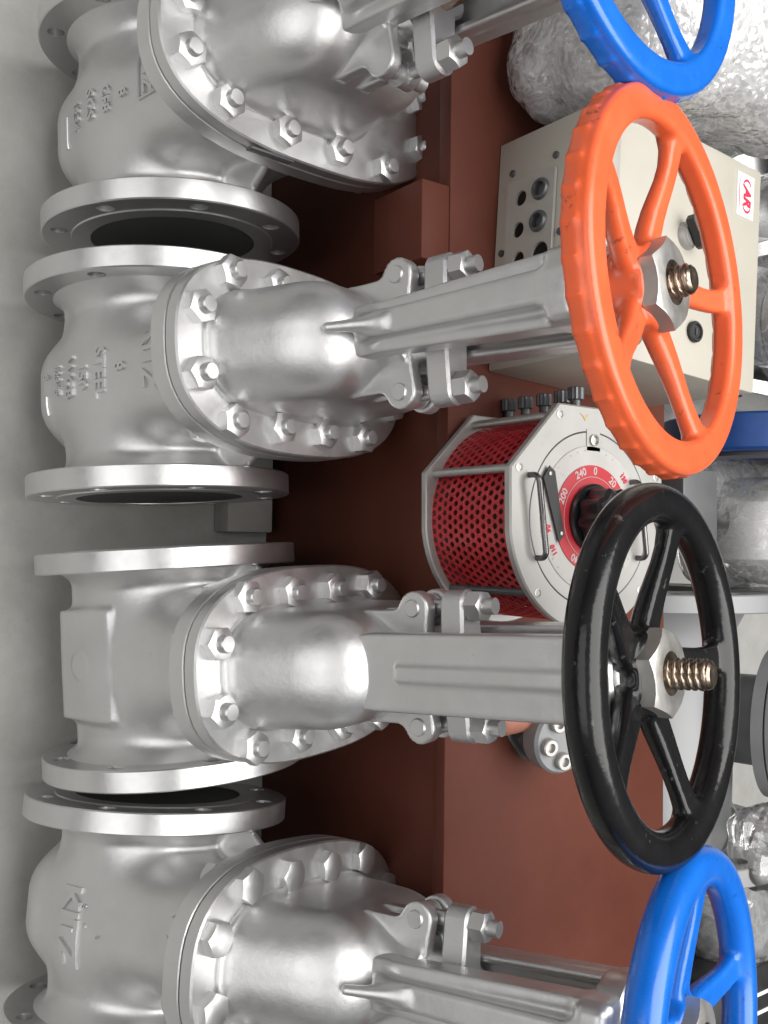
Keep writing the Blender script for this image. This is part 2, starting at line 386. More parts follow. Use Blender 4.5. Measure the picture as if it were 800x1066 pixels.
# ------------------------------------------------------------------ the gate valves
LH,FT,FR=.146,.0286,.1715
ZF=.257
def body_common(x,y,z,r0,fn):
    ax=np.abs(x); rr=np.sqrt(y*y+z*z)
    t=np.clip((ax-.088)/.032,0,1); pr=r0+.026*t*t
    pipe=np.maximum(rr-pr,ax-.122)
    bore=np.maximum(.10-rr,-(ax-.0))
    d=fn(x,y,z,pipe)
    neck=smax(oval(x,y-.010,.100,.178,2.7),np.maximum(.2200-z,z-.2375),.001)
    d=smin(d,neck,.02)
    for s in (-1,1):
        web=smax(rbox(x,y,z,(s*.092,.004,.172),(.028,.0055,.056),.003),((s*x-.113)*.80+(z-.172)*.6),.004)
        d=smin(d,web,.012)
    return np.maximum(d,np.maximum(.098-rr,0*x-1)*1.0) if False else smax(d,.098-rr,.002) if False else d
def body_a(x,y,z):
    def f(x,y,z,pipe):
        b=rbox(x,y,z,(0,0,.048),(.077,.117,.188),.060)
        d=smin(pipe,b,.034)
        return smin(d,rbox(x,y,z,(0,-.066,-.036),(.128,.034,.034),.006),.010)
    return body_common(x,y,z,.113,f)
def body_b(x,y,z):
    def f(x,y,z,pipe):
        b=rbox(x,y,z,(0,0,.06),(.083,.113,.175),.070)
        d=smin(pipe,b,.04)
        d=smin(d,rbox(x,y,z,(0,-.078,-.026),(.129,.034,.037),.005),.007)
        d=smin(d,rbox(x,y,z,(0,-.088,-.024),(.070,.034,.052),.004),.012)
        return smin(d,cyl(x,z+.028,-y,.018,.05,.127,.002),.003)
    return body_common(x,y,z,.118,f)
def bonnet(kind):
    wide=.063
    def f(x,y,z):
        t=np.clip((z-.262)/.125,0,1.2)
        d2=rbox(x/(1-.05*t),(y-.003)/(1-np.where(y<0,.24,.12)*t),0*z,(0,0,0),(.0665,.145,1),.062)*.86
        d=smax(d2,np.maximum(.2-z,z-.410),.075)
        st=cyl(x,y,z,.043,.33,.440,.004)
        d=smin(d,st,.020)
        base=smax(oval(x,y-.008,.070,.150,2.7),np.maximum(ZF-.012-z,z-ZF-.0008),.001)
        d=smin(d,base,.016)
        for s in (-1,1):   # clevis lugs that carry the eyebolts
            for q in (-1,1):
                px,pz=np.abs(x)-.0,z
                a=np.array((.020,.424));b=np.array((.063,.430)); dd=b-a
                t=np.clip(((px-a[0])*dd[0]+(pz-a[1])*dd[1])/(dd@dd),0,1)
                c2=np.sqrt((px-a[0]-t*dd[0])**2+(pz-a[1]-t*dd[1])**2)-.0170
                c2=smin(c2,rbox(px,0*z,pz,(.040,0,.392),(.020,1,.03),.006),.012); lug=smax(c2,np.abs(y-q*.0195)-.0068,.0012)
                d=smin(d,lug,.005)
        return d
    return f
def arm(kind):
    def fa(x,y,z):        # ribbed channel arm
        yy=-y
        k=np.clip((z-.39)/.23,0,1); w=.0215+.0105*k
        base=smax(np.maximum(np.abs(x)-w,np.abs(yy-.052)-.007),np.maximum(.396-z,z-.660),.004)
        blk=rbox(x/(.82+.25*k),yy,z,(0,.062,.535),(.0155,.016,.124),.006)*.85
        ridge=caps(x,yy,z,(0,.098,.392),(0,.074,.445),.0052,.0080)
        lip=rbox(np.abs(x)-w+.003,yy,z,(0,.044,.530),(.0045,.018,.128),.0035)
        foot=rbox(x,yy,z,(0,.046,.385),(.018,.020,.035),.010)
        d=smin(smin(base,blk,.008),lip,.008); d=smin(d,ridge,.012); d=smin(d,foot,.02)
        return smin(d,rbox(x,yy,z,(0,.030,.645),(.033,.046,.015),.008),.012)
    def fb(x,y,z):        # flat arm with one slim rib
        yy=-y
        base=rbox(x,yy,z,(0,.064,.525),(.0395,.010,.135),.0035)
        rib=rbox(x,yy,z,(0,.072,.555),(.0085,.0085,.115),.004)
        edge=np.minimum(rbox(x,yy,z,(.035,.056,.53),(.0045,.014,.13),.003),rbox(x,yy,z,(-.035,.056,.53),(.0045,.014,.13),.003))
        foot=rbox(x,yy,z,(0,.045,.365),(.034,.020,.03),.012)
        d=smin(smin(base,rib,.006),edge,.006); d=smin(d,foot,.014)
        return smin(d,rbox(x,yy,z,(0,.032,.648),(.0385,.044,.012),.006),.010)
    return fa if kind=='a' else fb
RW=.177
def wheel_fn(ribs,spokes0):
    """ribs: number of finger scallops round the outside of the rim, 0 for a smooth rim"""
    def f(x,y,z):
        r=np.sqrt(x*x+y*y); th=np.arctan2(y,x)
        q=r-.1580
        if ribs:
            rim=rbox(q,0*z,z,(0,0,0),(.0155,1,.0115),.0065)
            ph=np.abs(((th*ribs/(2*PI))%1.0)-.5)*2
            knob=rbox(q-.0040-.0030*ph**3,0*z,z,(0,0,-.0065),(.0118,1,.0080),.0025)
            rim=smin(rim,knob,.003)
        else: rim=rbox(q,0*z,z,(0,0,-.001),(.0185,1,.0172),.0155)
        d=rim
        hub=cyl(x,y,z,.040,-.045,-.005,.006)
        d=smin(d,hub,.01)
        n=8; T=np.linspace(0,1,n+1); sp=None
        for k in range(5):
            a=spokes0+2*PI*k/5
            pts=[];ws=[]
            for t in T:
                rr=.022+t*.130; aa=a+(.055 if ribs else .025)*math.sin(PI*2*t)*(1-t*.5); zz=-.021+.019*(t*t*(3-2*t))
                pts.append((rr*math.cos(aa),rr*math.sin(aa),zz)); ws.append((1 if ribs else 1.16)*(.0160-.0046*min(1,t*1.7)+.0040*max(0,t-.8)*5*.6))
            for i in range(n):
                c=caps(x,y,z*1.12,(pts[i][0],pts[i][1],pts[i][2]*1.12),(pts[i+1][0],pts[i+1][1],pts[i+1][2]*1.12),ws[i],ws[i+1])
                sp=c if sp is None else np.minimum(sp,c)
        sp=smax(sp,z-(-.0135+.0185*np.clip((r-.03)/.11,0,1)),.003)
        return smin(d,sp,.007)
    return f
FLARGE=[(.1005,.117),(.128,.117),(.1285,.1176)]
def end_flange_me():
    g=G(); outer=circ(0,0,FR,96)
    holes=[circ(.149*math.cos(a),.149*math.sin(a),.0112,20) for a in [PI/8+k*PI/4 for k in range(8)]]+[circ(0,0,.109,64)]
    plate_g(outer,holes,LH-FT,LH-.0016,.0016,g)
    # raised face
    n=72; rf=[(.109,LH-.0018),(.109,LH),(.1330,LH),(.1345,LH-.0018)]
    lathe_g(rf,n,'z',(0,0,0),g,closed=True)
    v=[(z,x,y) for x,y,z in g.v]    # axis to +x
    o=mk('end_flange',v,g.f,M['mach']); me=o.data; bpy.data.objects.remove(o); return me
def oval_pts(hx,hy,p,n=96):
    out=[]
    for i in range(n):
        a=2*PI*i/n; c,s=math.cos(a),math.sin(a)
        k=(abs(c/hx)**p+abs(s/hy)**p)**(-1/p); out.append((c*k,s*k))
    return out
BOLT=[(s*.083,y) for s in (-1,1) for y in (-.108,-.034,.040,.114)]+[(s*.036,y) for s in (-1,1) for y in (-.154,.176)]
MC={}
def cached(key,build):
    if key not in MC: MC[key]=build()
    return MC[key]
def me_of(o):
    me=o.data; bpy.data.objects.remove(o); return me
def sdf_front(fn,u,v,y0=-.26,y1=0.0,n=120):
    """first hit of the surface along +y at (x,z)=(u,v)"""
    u=np.asarray(u,float);v=np.asarray(v,float); y=np.full(u.shape,y0)
    for _ in range(n):
        d=fn(u,y,v); y=np.minimum(y+np.clip(d,-.01,.02)*.7,y1)
    return y
def letters(fn,items,parent):
    for body,size,cx,cz,bold in items:
        v,f=text_verts(body,size,.0022,bold)
        bm=bmesh.new(); vs=[bm.verts.new(p) for p in v]
        for q in f:
            try: bm.faces.new([vs[i] for i in q])
            except ValueError: pass
        bmesh.ops.remove_doubles(bm,verts=bm.verts,dist=1e-6); bmesh.ops.triangulate(bm,faces=bm.faces)
        for _ in range(4):     # short edges, so that the strokes follow the curved casting
            e=[x for x in bm.edges if x.calc_length()>.0035]
            if not e: break
            bmesh.ops.subdivide_edges(bm,edges=e,cuts=1); bmesh.ops.triangulate(bm,faces=bm.faces)
        bm.verts.index_update(); v=[tuple(p.co) for p in bm.verts]; f=[tuple(p.index for p in q.verts) for q in bm.faces]; bm.free()
        v=np.array(v); y=sdf_front(fn,v[:,0]+cx,v[:,1]+cz)
        mk('raised_lettering',np.stack([v[:,0]+cx,y-v[:,2]-.0006,v[:,1]+cz],1),f,M['nut'],parent,60)
def strip(fn,pts,r,g):
    for a,b in zip(pts[:-1],pts[1:]):
        t=np.linspace(0,1,14); x=a[0]+(b[0]-a[0])*t; z=a[1]+(b[1]-a[1])*t; y=sdf_front(fn,x,z)
        tube_g(list(zip(x,y-.0008,z)),r,8,g)
GROUP='gate valves standing in a row on the floor'
def gate_valve(kind,label,yaw,lean,roll,X,Y,wheelmat,ribs,spoke0,texts,bolts='stud',tiles=None,dwheel=0,bs=(1,1,0)):
    mx=Matrix.Rotation(yaw,4,'Z')@Matrix.Rotation(-lean,4,'X')@Matrix.Rotation(roll,4,'Y')
    t=thing('gate_valve',label,'valve',(X,Y,.1715),GROUP,mx.to_euler())
    bf=body_a if kind=='a' else body_b
    body=link('body',cached('body'+kind,lambda: sdf_me('body',bf,(-.13,-.19,-.175),(.13,.21,.25),.0032,M['cast'])),t)
    letters(bf,texts,body)
    if tiles:
        for p in tiles:
            g=G(); strip(bf,p,.0019,g); g.obj('raised_bar',M['nut'],body)
    for s in (1,-1):
        o=link('end_flange',cached('flange',end_flange_me),t)
        if s<0: o.rotation_euler=(0,0,PI)
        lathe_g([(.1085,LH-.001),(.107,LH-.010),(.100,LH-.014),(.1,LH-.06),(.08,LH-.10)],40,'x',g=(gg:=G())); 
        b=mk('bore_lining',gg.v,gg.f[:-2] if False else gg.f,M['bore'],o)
    link('body_flange',cached('bflange',lambda: me_of(plate_g([(x,y+.009) for x,y in oval_pts(.1135,.193,2.6)],[],.2150,.2380,.0010).obj('body_flange',M['mach']))),t)
    link('bonnet_flange',cached('cflange',lambda: me_of(plate_g([(x,y+.009) for x,y in oval_pts(.1130,.1925,2.6)],[],.2386,ZF,.0020).obj('bonnet_flange',M['mach']))),t)
    link('bonnet',cached('bonnet'+kind,lambda: sdf_me('bonnet',bonnet(kind),(-.115,-.18,.225),(.115,.18,.455),.0026,M['cast'])),t)
    for o in t.children:
        if o.name.split('.')[0] in ('body_flange','bonnet_flange','bonnet'):
            dome=o.name.split('.')[0]=='bonnet' and bs[1]>1
            o.scale=(bs[0],.90 if dome else bs[1],1); o.location=(0,-.014 if dome else bs[2],0)
    for i,(bx,by) in enumerate(BOLT):
        bx,by=bx*bs[0]*(.88 if bs[1]>1 and by<-.1 else 1),by*bs[1]+bs[2]
        ph=random.uniform(0,PI/3)
        if bolts=='stud':
            o=link('flange_nut',cached('nut',lambda: me_of(hexnut_g(.0335,.0130).obj('flange_nut',M['nut']))),t,(bx,by,ZF-.0003))
            s=link('stud',cached('stud',lambda: me_of(lathe_g([(.0098,.010),(.0098,.0196),(.0085,.0216),(0,.0220)],20).obj('stud',M['nut']))),o)
            s.location=(0,0,random.uniform(-.002,.002))
        else:
            o=link('flange_bolt',cached('bhead',lambda: me_of(hexnut_g(.0340,.0125).obj('flange_bolt',M['nut']))),t,(bx,by,ZF-.0003))
        o.rotation_euler=(0,0,ph)
        o2=link('stud_end' if bolts=='stud' else 'bolt_nut',cached('nutb',lambda: me_of(hexnut_g(.0310,.013,both=True).obj('stud_end',M['nut']))),t,(bx,by,.2148)); o2.rotation_euler=(PI,0,ph+.3)
    # gland
    link('gland_flange',cached('gland',lambda: me_of(plate_g([(.063+.018*math.cos(a),.018*math.sin(a)) for a in np.linspace(-1.25,1.25,15)]+[(.02*math.cos(a),.036*math.sin(a)) for a in np.linspace(.6,PI-.6,13)]+[(-.063-.018*math.cos(a),.018*math.sin(a)) for a in np.linspace(1.25,-1.25,15)]+[(.02*math.cos(a),.036*math.sin(a)) for a in np.linspace(PI+.6,2*PI-.6,13)],[],.457,.486,.003).obj('gland_flange',M['cast']))),t)
    link('gland_sleeve',cached('gsl',lambda: me_of(lathe_g([(.034,.425),(.034,.46)],32).obj('gland_sleeve',M['mach']))),t)
    for s in (-1,1):
        e=G(); tube_g([(0,0,.424),(0,0,.516)],.0088,14,e); lathe_g([(.0,-.0095),(.0145,-.0095),(.0145,.0095),(0,.0095)],24,'y',(0,0,.428),e)
        link('eyebolt',cached('eye',lambda: me_of(e.obj('eyebolt',M['nut']))),t,(s*.063,0,0))
        p=G(); lathe_g([(0,-.0300),(.0085,-.0300),(.0098,-.0285),(.0098,.0285),(.0085,.0300),(0,.0300)],20,'y',(0,0,.428),p)
        link('lug_pin',cached('pin',lambda: me_of(p.obj('lug_pin',M['nut']))),t,(s*.063,0,.001))
        o=link('gland_nut',cached('gnut',lambda: me_of(hexnut_g(.0295,.018,both=True).obj('gland_nut',M['nut']))),t,(s*.063,0,.4858)); o.rotation_euler=(0,0,random.uniform(0,1))
    for s in (0,1):
        o=link('yoke_arm',cached('arm'+kind,lambda: sdf_me('yoke_arm',arm(kind),(-.062,-.135,.30),(.062,.035,.675),.0022,M['cast'])),t)
        if s: o.rotation_euler=(0,0,PI)
    link('yoke_hub',cached('yhub'+kind,lambda: me_of(lathe_g([(.02,.632),(.046,.634),(.048,.638),(.048,.660),(.045,.663),(.041,.663),(.041,.668),(.018,.668)],56).obj('yoke_hub',M['mach']))),t)
    st=G(); thread_g(.0148,.644,.7375,.0066,.0022,st); lathe_g([(.0142,.41),(.0142,.65)],28,g=st)
    link('stem',cached('stem',lambda: me_of(st.obj('stem',M['bronze'],smooth=40))),t)
    hw=link('handwheel',cached('wheel%s%.2f'%(ribs,spoke0)+wheelmat,lambda: sdf_me('handwheel',wheel_fn(ribs,spoke0),(-.19,-.19,-.06),(.19,.19,.03),.0024,M[wheelmat])),t,(0,0,.710+dwheel))
    wn=hexnut_g(.074,.020,both=True,chamfer=.05)
    o=link('wheel_nut',cached('wnut',lambda: me_of(wn.obj('wheel_nut',M['steel']))),hw,(0,0,-.0125)); o.rotation_euler=(0,0,.12)
    link('bronze_bush',cached('bush',lambda: me_of(lathe_g([(.0135,.0),(.0205,.0),(.0205,.0006),(.0135,.0006)],32,closed=True).obj('bronze_bush',M['bronze']))),hw,(0,0,.0072))
    link('bush_collar',cached('bcol',lambda: me_of(lathe_g([(.018,-.064),(.036,-.064),(.036,-.05),(.018,-.05)],40).obj('bush_collar',M['steel']))),hw)
    return t
T_A=[('KITZ',.034,-.010,.128,.0010),('8',.024,-.006,.072,.0007),('STEEL',.025,-.002,.038,.0008),('150',.023,-.002,.006,.0008),('WCB',.023,-.004,-.024,.0008),('12345',.017,-.006,-.054,.0004),('6',.018,-.014,-.082,.0006)]
T_1=[('KITZ',.026,-.014,.122,.0004),('8',.021,-.002,.068,.0005),('CF8',.021,-.004,.036,.0006),('SCS',.024,-.006,.002,.0009),('1234',.020,-.004,-.036,.0008)]
T_4=[('KITZ',.044,.004,-.010,.0014),('8',.010,-.022,.016,0),('x',.008,.000,.020,0),('6',.009,.010,.042,0)]
T_3=[('S',.016,-.03,.165,.0002),('S',.016,.03,.165,.0002)]
def fr(x0,z0,x1,z1): return [(x0,z0),(x1,z0),(x1,z1),(x0,z1),(x0,z0)]
top_valve=gate_valve('a','topmost silver gate valve, with blue scalloped handwheel and boxed lettering on its body',.0295,.1721,-.0180,-.553,.5539,'blue',38,R_(32),T_1,bs=(.94,1.14,.018),tiles=[fr(-.046,.104,.018,.139),[(-.012,-.066),(.030,-.066)]])
gate_valve('a','silver gate valve with an orange handwheel and raised STEEL lettering on its body',.0063,.2596,-.0458,-.2029,.5428,'orange',38,R_(24),T_A,dwheel=.004,tiles=[[(.012,-.083),(.036,-.083)]])
gate_valve('b','silver gate valve with a black handwheel and a square pad on its body',.0343,.269,-.0462,.1549,.5689,'black',0,R_(18),T_3,dwheel=-.017)
gate_valve('a','bottom silver gate valve, with smooth blue handwheel and plain hex head flange bolts',-.1276,.3385,-.0777,.4845,.5436,'blue',0,R_(35),T_4,bolts='head',dwheel=.012)

part_g=box_g((.1060,-.035,.2475),(.0016,.032,.0055),.0006); part_g.obj('rim_tag',M['greyd'],top_valve)
# ------------------------------------------------------------------ setting
def structure(o): o['kind']='structure'; return o
g=G(); g.add([(-6,-3,0),(6,-3,0),(6,6,0),(-6,6,0)],[(0,1,2,3)]); structure(g.obj('floor',M['concrete']))

ZT=.473; YL=.799
bench=thing('steel_bench','low red oxide painted steel bench behind the valves, its top holding the test gear','bench',(0,.8,0))
def child(g,name,m,parent,**k):
    o=g.obj(name,m,None,**k); o.parent=parent; o.matrix_parent_inverse=Matrix.Translation(-Vector(parent.location)) if parent.rotation_euler.x==0 and parent.rotation_euler.z==0 else parent.matrix_basis.inverted(); return o
child(box_g((.1,(YL+1.232)/2,ZT-.0115),(1.6,(1.232-YL)/2,.0115),.002),'top_plate',M['rust'],bench)
child(box_g((.1,.822,.2255),(1.6,.012,.2250),.001),'front_panel',M['rust'],bench)
child(box_g((.1,1.13,.2255),(1.6,.012,.2250),.001),'back_panel',M['rust'],bench)
child(box_g((-.405,.776,.4215),(.050,.0225,.051),.002),'corner_block',M['rust'],bench)
tag(box_g((-.115,.755,.024),(.100,.040,.0235),.003).obj('spacer_block',M['block']),'small grey block on the floor between the orange and black wheel valves','block')

# ------------------------------------------------------------------ control box
def T(loc,rz): return Matrix.Translation(loc)@Matrix.Rotation(rz,4,'Z')
cb=thing('control_box','cream metal control box with round sockets, a selector knob and a red logo sticker','control box',(-.5286,.8848,ZT),rot=(0,0,-.0626))
W_,D_,H_=.3039,.3073,.1883
def part(g,name,m,parent,**k): return g.obj(name,m,parent,**k)
part(box_g((W_/2,D_/2,H_/2+.0005),(W_/2,D_/2,H_/2),.0025),'case',M['cream'],cb)
# front sheet with the sockets: local frame (u across, v up) on the face y=0
FM=Matrix(((1,0,0,0),(0,0,1,0),(0,1,0,0),(0,0,0,1)))      # (u,v,w)->(u,w,v); w negative = outwards
px0,px1,pz0,pz1=.060,.186,.024,.108
sock=[(.087,.050,.0098,0),(.128,.048,.0100,0),(.167,.051,.0100,0),(.085,.085,.0125,1),(.126,.084,.0125,1),(.167,.088,.0140,0)]
pl=plate_g([(px0,pz0),(px1,pz0),(px1,pz1-.004),(px1-.004,pz1),(px0+.004,pz1),(px0,pz1-.004)],[circ(u,v,r,28) for u,v,r,_ in sock],-.005,-.0006,.0008,mx=FM)
pan=part(pl,'socket_panel',M['panel'],cb)
for u,v,r,k in sock:
    q=G(); lathe_g([(0,.0),(r,.0),(r,.0003)],28,'y',(u,-.0012,v),q)
    part(lathe_g([(0,-.0014),(r*.98,-.0014)],28,'y',(u,0,v)),'socket_hole',M['plastic'],pan)
    if k:
        e=lathe_g([(r*1.10,-.001),(r*1.10,-.0075),(r*.98,-.010),(r*.74,-.010),(r*.66,-.006),(r*.66,-.002),(0,-.002)],30,'y',(0,0,0))
        e2=G()
        for x,y,z in e.v: e2.v.append((x+u,-abs(y)*1.0,z+v))
        e2.f=e.f; part(e2,'socket_ring',M['greyk'],pan)
for u,v in ((.047,.028),(.046,.104),(.150,.015),(.146,.117),(.205,.03),(.205,.11)):
    part(lathe_g([(.0048,.0),(.0044,.0026),(.002,.0030),(0,.0030)],16,'y',(u,0,v)).obj if False else lathe_g([(.0048,-.0002),(.0044,-.0026),(0,-.0028)],16,'z',g=G(),mx=Matrix.Translation((u,0,v))@FM),'panel_screw',M['greyk'],cb)
def flat_text(body,size,mx,m,name,parent,bold=0,shear=0,ext=.0003):
    v,f=text_verts(body,size,ext,bold,shear); g=G(); g.add(v,f,mx); return part(g,name,m,parent,smooth=60)
# faint worn print above the sockets
for i,(u,v,s) in enumerate(((.045,.135,.030),(.040,.155,.024),(.075,.140,.026),(.10,.12,.018))):
    part(box_g((u,-.0002,v),(.0012,.0003,s*.3),0),'worn_print',M['ink'],cb)
# lid seam and top face details
part(box_g((W_/2,.0095,H_+.0006),(W_/2-.0005,.0095,.0010),.0006),'front_lip',M['panel'],cb)
TOP=lambda u,v,rz=0: Matrix.Translation((u,v,H_+.0006))@Matrix.Rotation(rz,4,'Z')
stk=part(box_g((.0438,.2708,H_+.0010),(.0292,.0185,.0006),0),'logo_sticker',M['white'],cb)
flat_text('AR',.0215,TOP(.0438,.2735)@Matrix.Translation((0,0,.0012)),M['redink'],'logo_letters',stk,.0011,.25)
for s in (-1,1):
    a=G(); rr=[]
    for k in range(13):
        th=R_(-62+124*k/12); th=th if s>0 else PI-th
        w=.0030*math.sin(PI*k/12)+.0004
        rr.append((.0438+s*.0035+.0165*math.cos(th),.2735+.0105*math.sin(th),w,th))
    v=[];f=[]
    for x,y,w,th in rr: v+=[(x,y,H_+.0020),(x+w*math.cos(th),y+w*math.sin(th),H_+.0020)]
    for k in range(12): f.append((2*k,2*k+1,2*k+3,2*k+2))
    part(a.add(v,f),'logo_arc',M['redink'],stk)
flat_text('TEST CONTROLLER',.0062,TOP(.047,.2565)@Matrix.Translation((0,0,.0012)),M['redink'],'sticker_caption',stk) if False else part(box_g((.0438,.2568,H_+.0018),(.021,.0006,.0003),0),'sticker_caption',M['redink'],stk)
sw=part(lathe_g([(.0175,0),(.0175,.003),(.0150,.007),(.0135,.009),(.0135,.0102),(0,.0104)],32,'z',(.1303,.150,H_)),'selector_base',M['alu'],cb)
kn=G(); 
plate_g([(-.021,-.0065),(.016,-.0065),(.020,-.003),(.020,.003),(.016,.0065),(-.021,.0065),(-.024,0)],[],0,.015,.002,kn,mx=Matrix.Translation((.1303,.150,H_+.0105))@Matrix.Rotation(R_(38),4,'Z'))
part(kn,'selector_knob',M['plasticg'],cb)
lk=part(lathe_g([(.0135,0),(.0135,.005),(.012,.0065),(.0095,.0065),(.0085,.0045),(0,.0045)],30,'z',(.248,.172,H_)),'key_lock',M['plastic'],cb)
part(box_g((.248,.172,H_+.0052),(.0045,.0011,.0008),0),'key_slot',M['greyk'],lk)

# ------------------------------------------------------------------ variable transformer
va=thing('variable_transformer','round variable transformer with a red perforated cage, silver end plates and a dial','transformer',(-.0319,.8794,ZT))
RP=.1313
def vplate(r,yc=-1):
    o=r*math.tan(PI/8); p=[]
    p+=[(-r,-o),(-o,-r)]
    p+=[(r*math.cos(a),r*math.sin(a)) for a in np.linspace(-PI/2+.12,PI/2-.12,30)]
    p+=[(-o,r),(-r,o)]
    return p
ZP=.6385-ZT
bp=part(plate_g(vplate(RP),[],.010,.020,.0015),'base_plate',M['alu'],va)
tp=part(plate_g(vplate(RP),[],ZP-.011,ZP,.002),'top_plate',M['alu'],va)
for a in (.6,2.5,3.9,5.6): part(lathe_g([(.014,-.0003),(.016,.004),(.016,.0098)],20,'z',(.095*math.cos(a),.095*math.sin(a),.0005)),'rubber_foot',M['plastic'],bp)
for x,y in ((-.054,-.118),(-.118,-.054),(.085,-.088),(-.118,.054),(-.054,.118),(.085,.088)):
    part(tube_g([(x,y,.019),(x,y,ZP-.010)],.0052,14),'tie_rod',M['greyk'] if x>0 else M['steel'],va)
    s=part(lathe_g([(.0052,0),(.0052,.0006),(.0034,.0009),(.003,.0004),(0,.0004)],20,'z',(x,y,ZP)),'plate_screw',M['steel'],tp)
# perforated cage: real holes in a staggered pattern
def cage(rad,z0,z1,nc,nr,th=.0016):
    g=G(); dz=(z1-z0)/nr; da=2*PI/nc
    for ly,(r,flip) in enumerate(((rad,0),(rad-th,1))):
        for j in range(nr):
            off=.5*(j%2)
            for i in range(nc):
                c=(i+off)*da; zc=z0+(j+.5)*dz
                sq=[(-.5,-.5),(0,-.5),(.5,-.5),(.5,0),(.5,.5),(0,.5),(-.5,.5),(-.5,0)]
                hl=[(-.22,-.27),(0,-.40),(.22,-.27),(.34,0),(.22,.27),(0,.40),(-.22,.27),(-.34,0)]
                v=[];f=[]
                for (a,b) in sq+hl:
                    an=c+a*da; v.append((r*math.cos(an),r*math.sin(an),zc+b*dz))
                for k in range(8): f.append((k,(k+1)%8,8+(k+1)%8,8+k))
                if ly==0:   # hole walls
                    for (a,b) in hl:
                        an=c+a*da; v.append(((r-th)*math.cos(an),(r-th)*math.sin(an),zc+b*dz))
                    for k in range(8): f.append((8+k,8+(k+1)%8,16+(k+1)%8,16+k))
                g.add(v,f)
    return g
part(cage(.1215,.0195,ZP-.0105,70,14),'mesh_cage',M['mesh'],va,smooth=40)
part(lathe_g([(.02,.021),(.098,.021),(.101,.03),(.101,ZP-.03),(.098,ZP-.013),(.02,ZP-.013)],48),'coil_core',M['coil'],va)
# terminal posts along the far left edge
for y,h in ((.018,.020),(.018,.050),(.018,.083),(.016,.115),(.008,.145)):
    q=Matrix.Translation((-RP+.004,y,h-.012))@Matrix.Rotation(-PI/2,4,'Y')
    kg=G(); lathe_g([(.0062,-.01),(.0062,.018)],16,g=kg,mx=q)
    n=24; pts=[((.0100 if k%2 else .0088)*math.cos(2*PI*k/n),(.0100 if k%2 else .0088)*math.sin(2*PI*k/n)) for k in range(n)]
    plate_g(pts,[],.016,.032,.0012,kg,q)
    part(kg,'terminal_post',M['greyk'],va)
part(box_g((-RP+.008,.016,ZP/2),(.003,.030,.066),.001),'terminal_board',M['greyd'],va)
# dial side: everything sits on the top plate
z=ZP
part(lathe_g([(.1005,0),(.1015,.0006),(.1025,0)],96,'z',(0,0,z),closed=True),'dial_groove',M['greyk'],tp)
disc=part(lathe_g([(0,.0010),(.0845,.0010),(.0855,.0002)],96,'z',(0,0,z)),'dial_disc',M['dial'],tp)
part(lathe_g([(.040,.0012),(.0625,.0012),(.0625,.0020),(.040,.0020)],96,'z',(0,0,z),closed=True),'red_scale_ring',M['dialred'],disc)
part(lathe_g([(.0485,.0021),(.0491,.0021),(.0491,.0025),(.0485,.0025)],96,'z',(0,0,z),closed=True),'scale_line',M['whiteink'],disc)
def rtext(s,ang,rad,size,m,bold=.0002):
    a=R_(ang)       # angle measured from the -x side (top of the dial) clockwise seen from above
    d=Vector((-math.cos(a),math.sin(a),0)); 
    # letters stand with their heads outwards
    up=d; right=Vector((up.y,-up.x,0))
    mx=Matrix((right.to_4d(),up.to_4d(),(0,0,1,0),(0,0,0,1))).transposed(); mx[0][3],mx[1][3],mx[2][3]=d.x*rad,d.y*rad,z+.0022; mx[3]=(0,0,0,1)
    return flat_text(s,size,mx,m,'scale_number',disc,bold)
for s,ang in (('0',4),('20',38),('240',-22),('200',-64),('80',100),('140',-150),('120',152)): rtext(s,ang,.0555,.0125,M['whiteink'],.0003)
for s,ang in (('130',48),('110',-120),('50',140),('90',-100)): rtext(s,ang,.074,.0090,M['redink'])
for k in range(40):
    a=2*PI*k/40; x,y=.080*math.cos(a),.080*math.sin(a)
    part(lathe_g([(.0009,.001),(.0009,.0014),(0,.0014)],8,'z',(x,y,z)),'scale_dot',M['ink'],disc) if k%4 else None
part(box_g((-.092,0.002,z+.0006),(.0125,.0115,.0004),0),'screw_pad',M['alu'],tp)
part(lathe_g([(.0068,0),(.0068,.0035),(.0045,.0045),(.0035,.002),(0,.002)],24,'z',(-.092,.002,z)),'plate_bolt',M['steel'],tp)
w=G(); plate_g([(-.004,-.009),(.0,-.003),(.004,0),(.0,.004),(-.004,.006),(-.001,.0)],[],0,.0006,0,w,Matrix.Translation((-.118,-.012,z)))
part(w,'paint_chip',M['gold'],tp)
ptr=G(); plate_g([(-.058,-.0745),(-.044,-.084),(.029,-.0585),(.020,-.0500),(-.052,-.0655)],[],.003,.0045,.0003,ptr,Matrix.Translation((0,0,z)))
pk=part(ptr,'pointer_plate',M['plastic'],tp)
part(lathe_g([(.0022,.0044),(.0022,.0056),(0,.0058)],12,'z',(.018,-.0555,z)),'pointer_screw',M['steel'],pk)
part(lathe_g([(.0022,.0044),(.0022,.0056),(0,.0058)],12,'z',(-.049,-.074,z)),'pointer_screw',M['steel'],pk)
for s in (-1,1):
    y=s*.086-.010; L=.046; hh=.015
    pts=[(-L,y,z)]+[(-L+.008*(1-math.cos(t)),y,z+hh-.008+.008*math.sin(t)) for t in np.linspace(0,PI/2,6)]+[(L-.008*(1-math.cos(t)),y,z+hh-.008+.008*math.sin(t)) for t in np.linspace(PI/2,0,6)]+[(L,y,z)]
    part(tube_g([(p[0],p[1]+.14*p[0],p[2]) for p in pts],.0034,12),'carry_handle',M['handle'],tp)
n=72; pts=[((.0335+.0022*math.cos(9*2*PI*k/n))*math.cos(2*PI*k/n),(.0335+.0022*math.cos(9*2*PI*k/n))*math.sin(2*PI*k/n)) for k in range(n)]
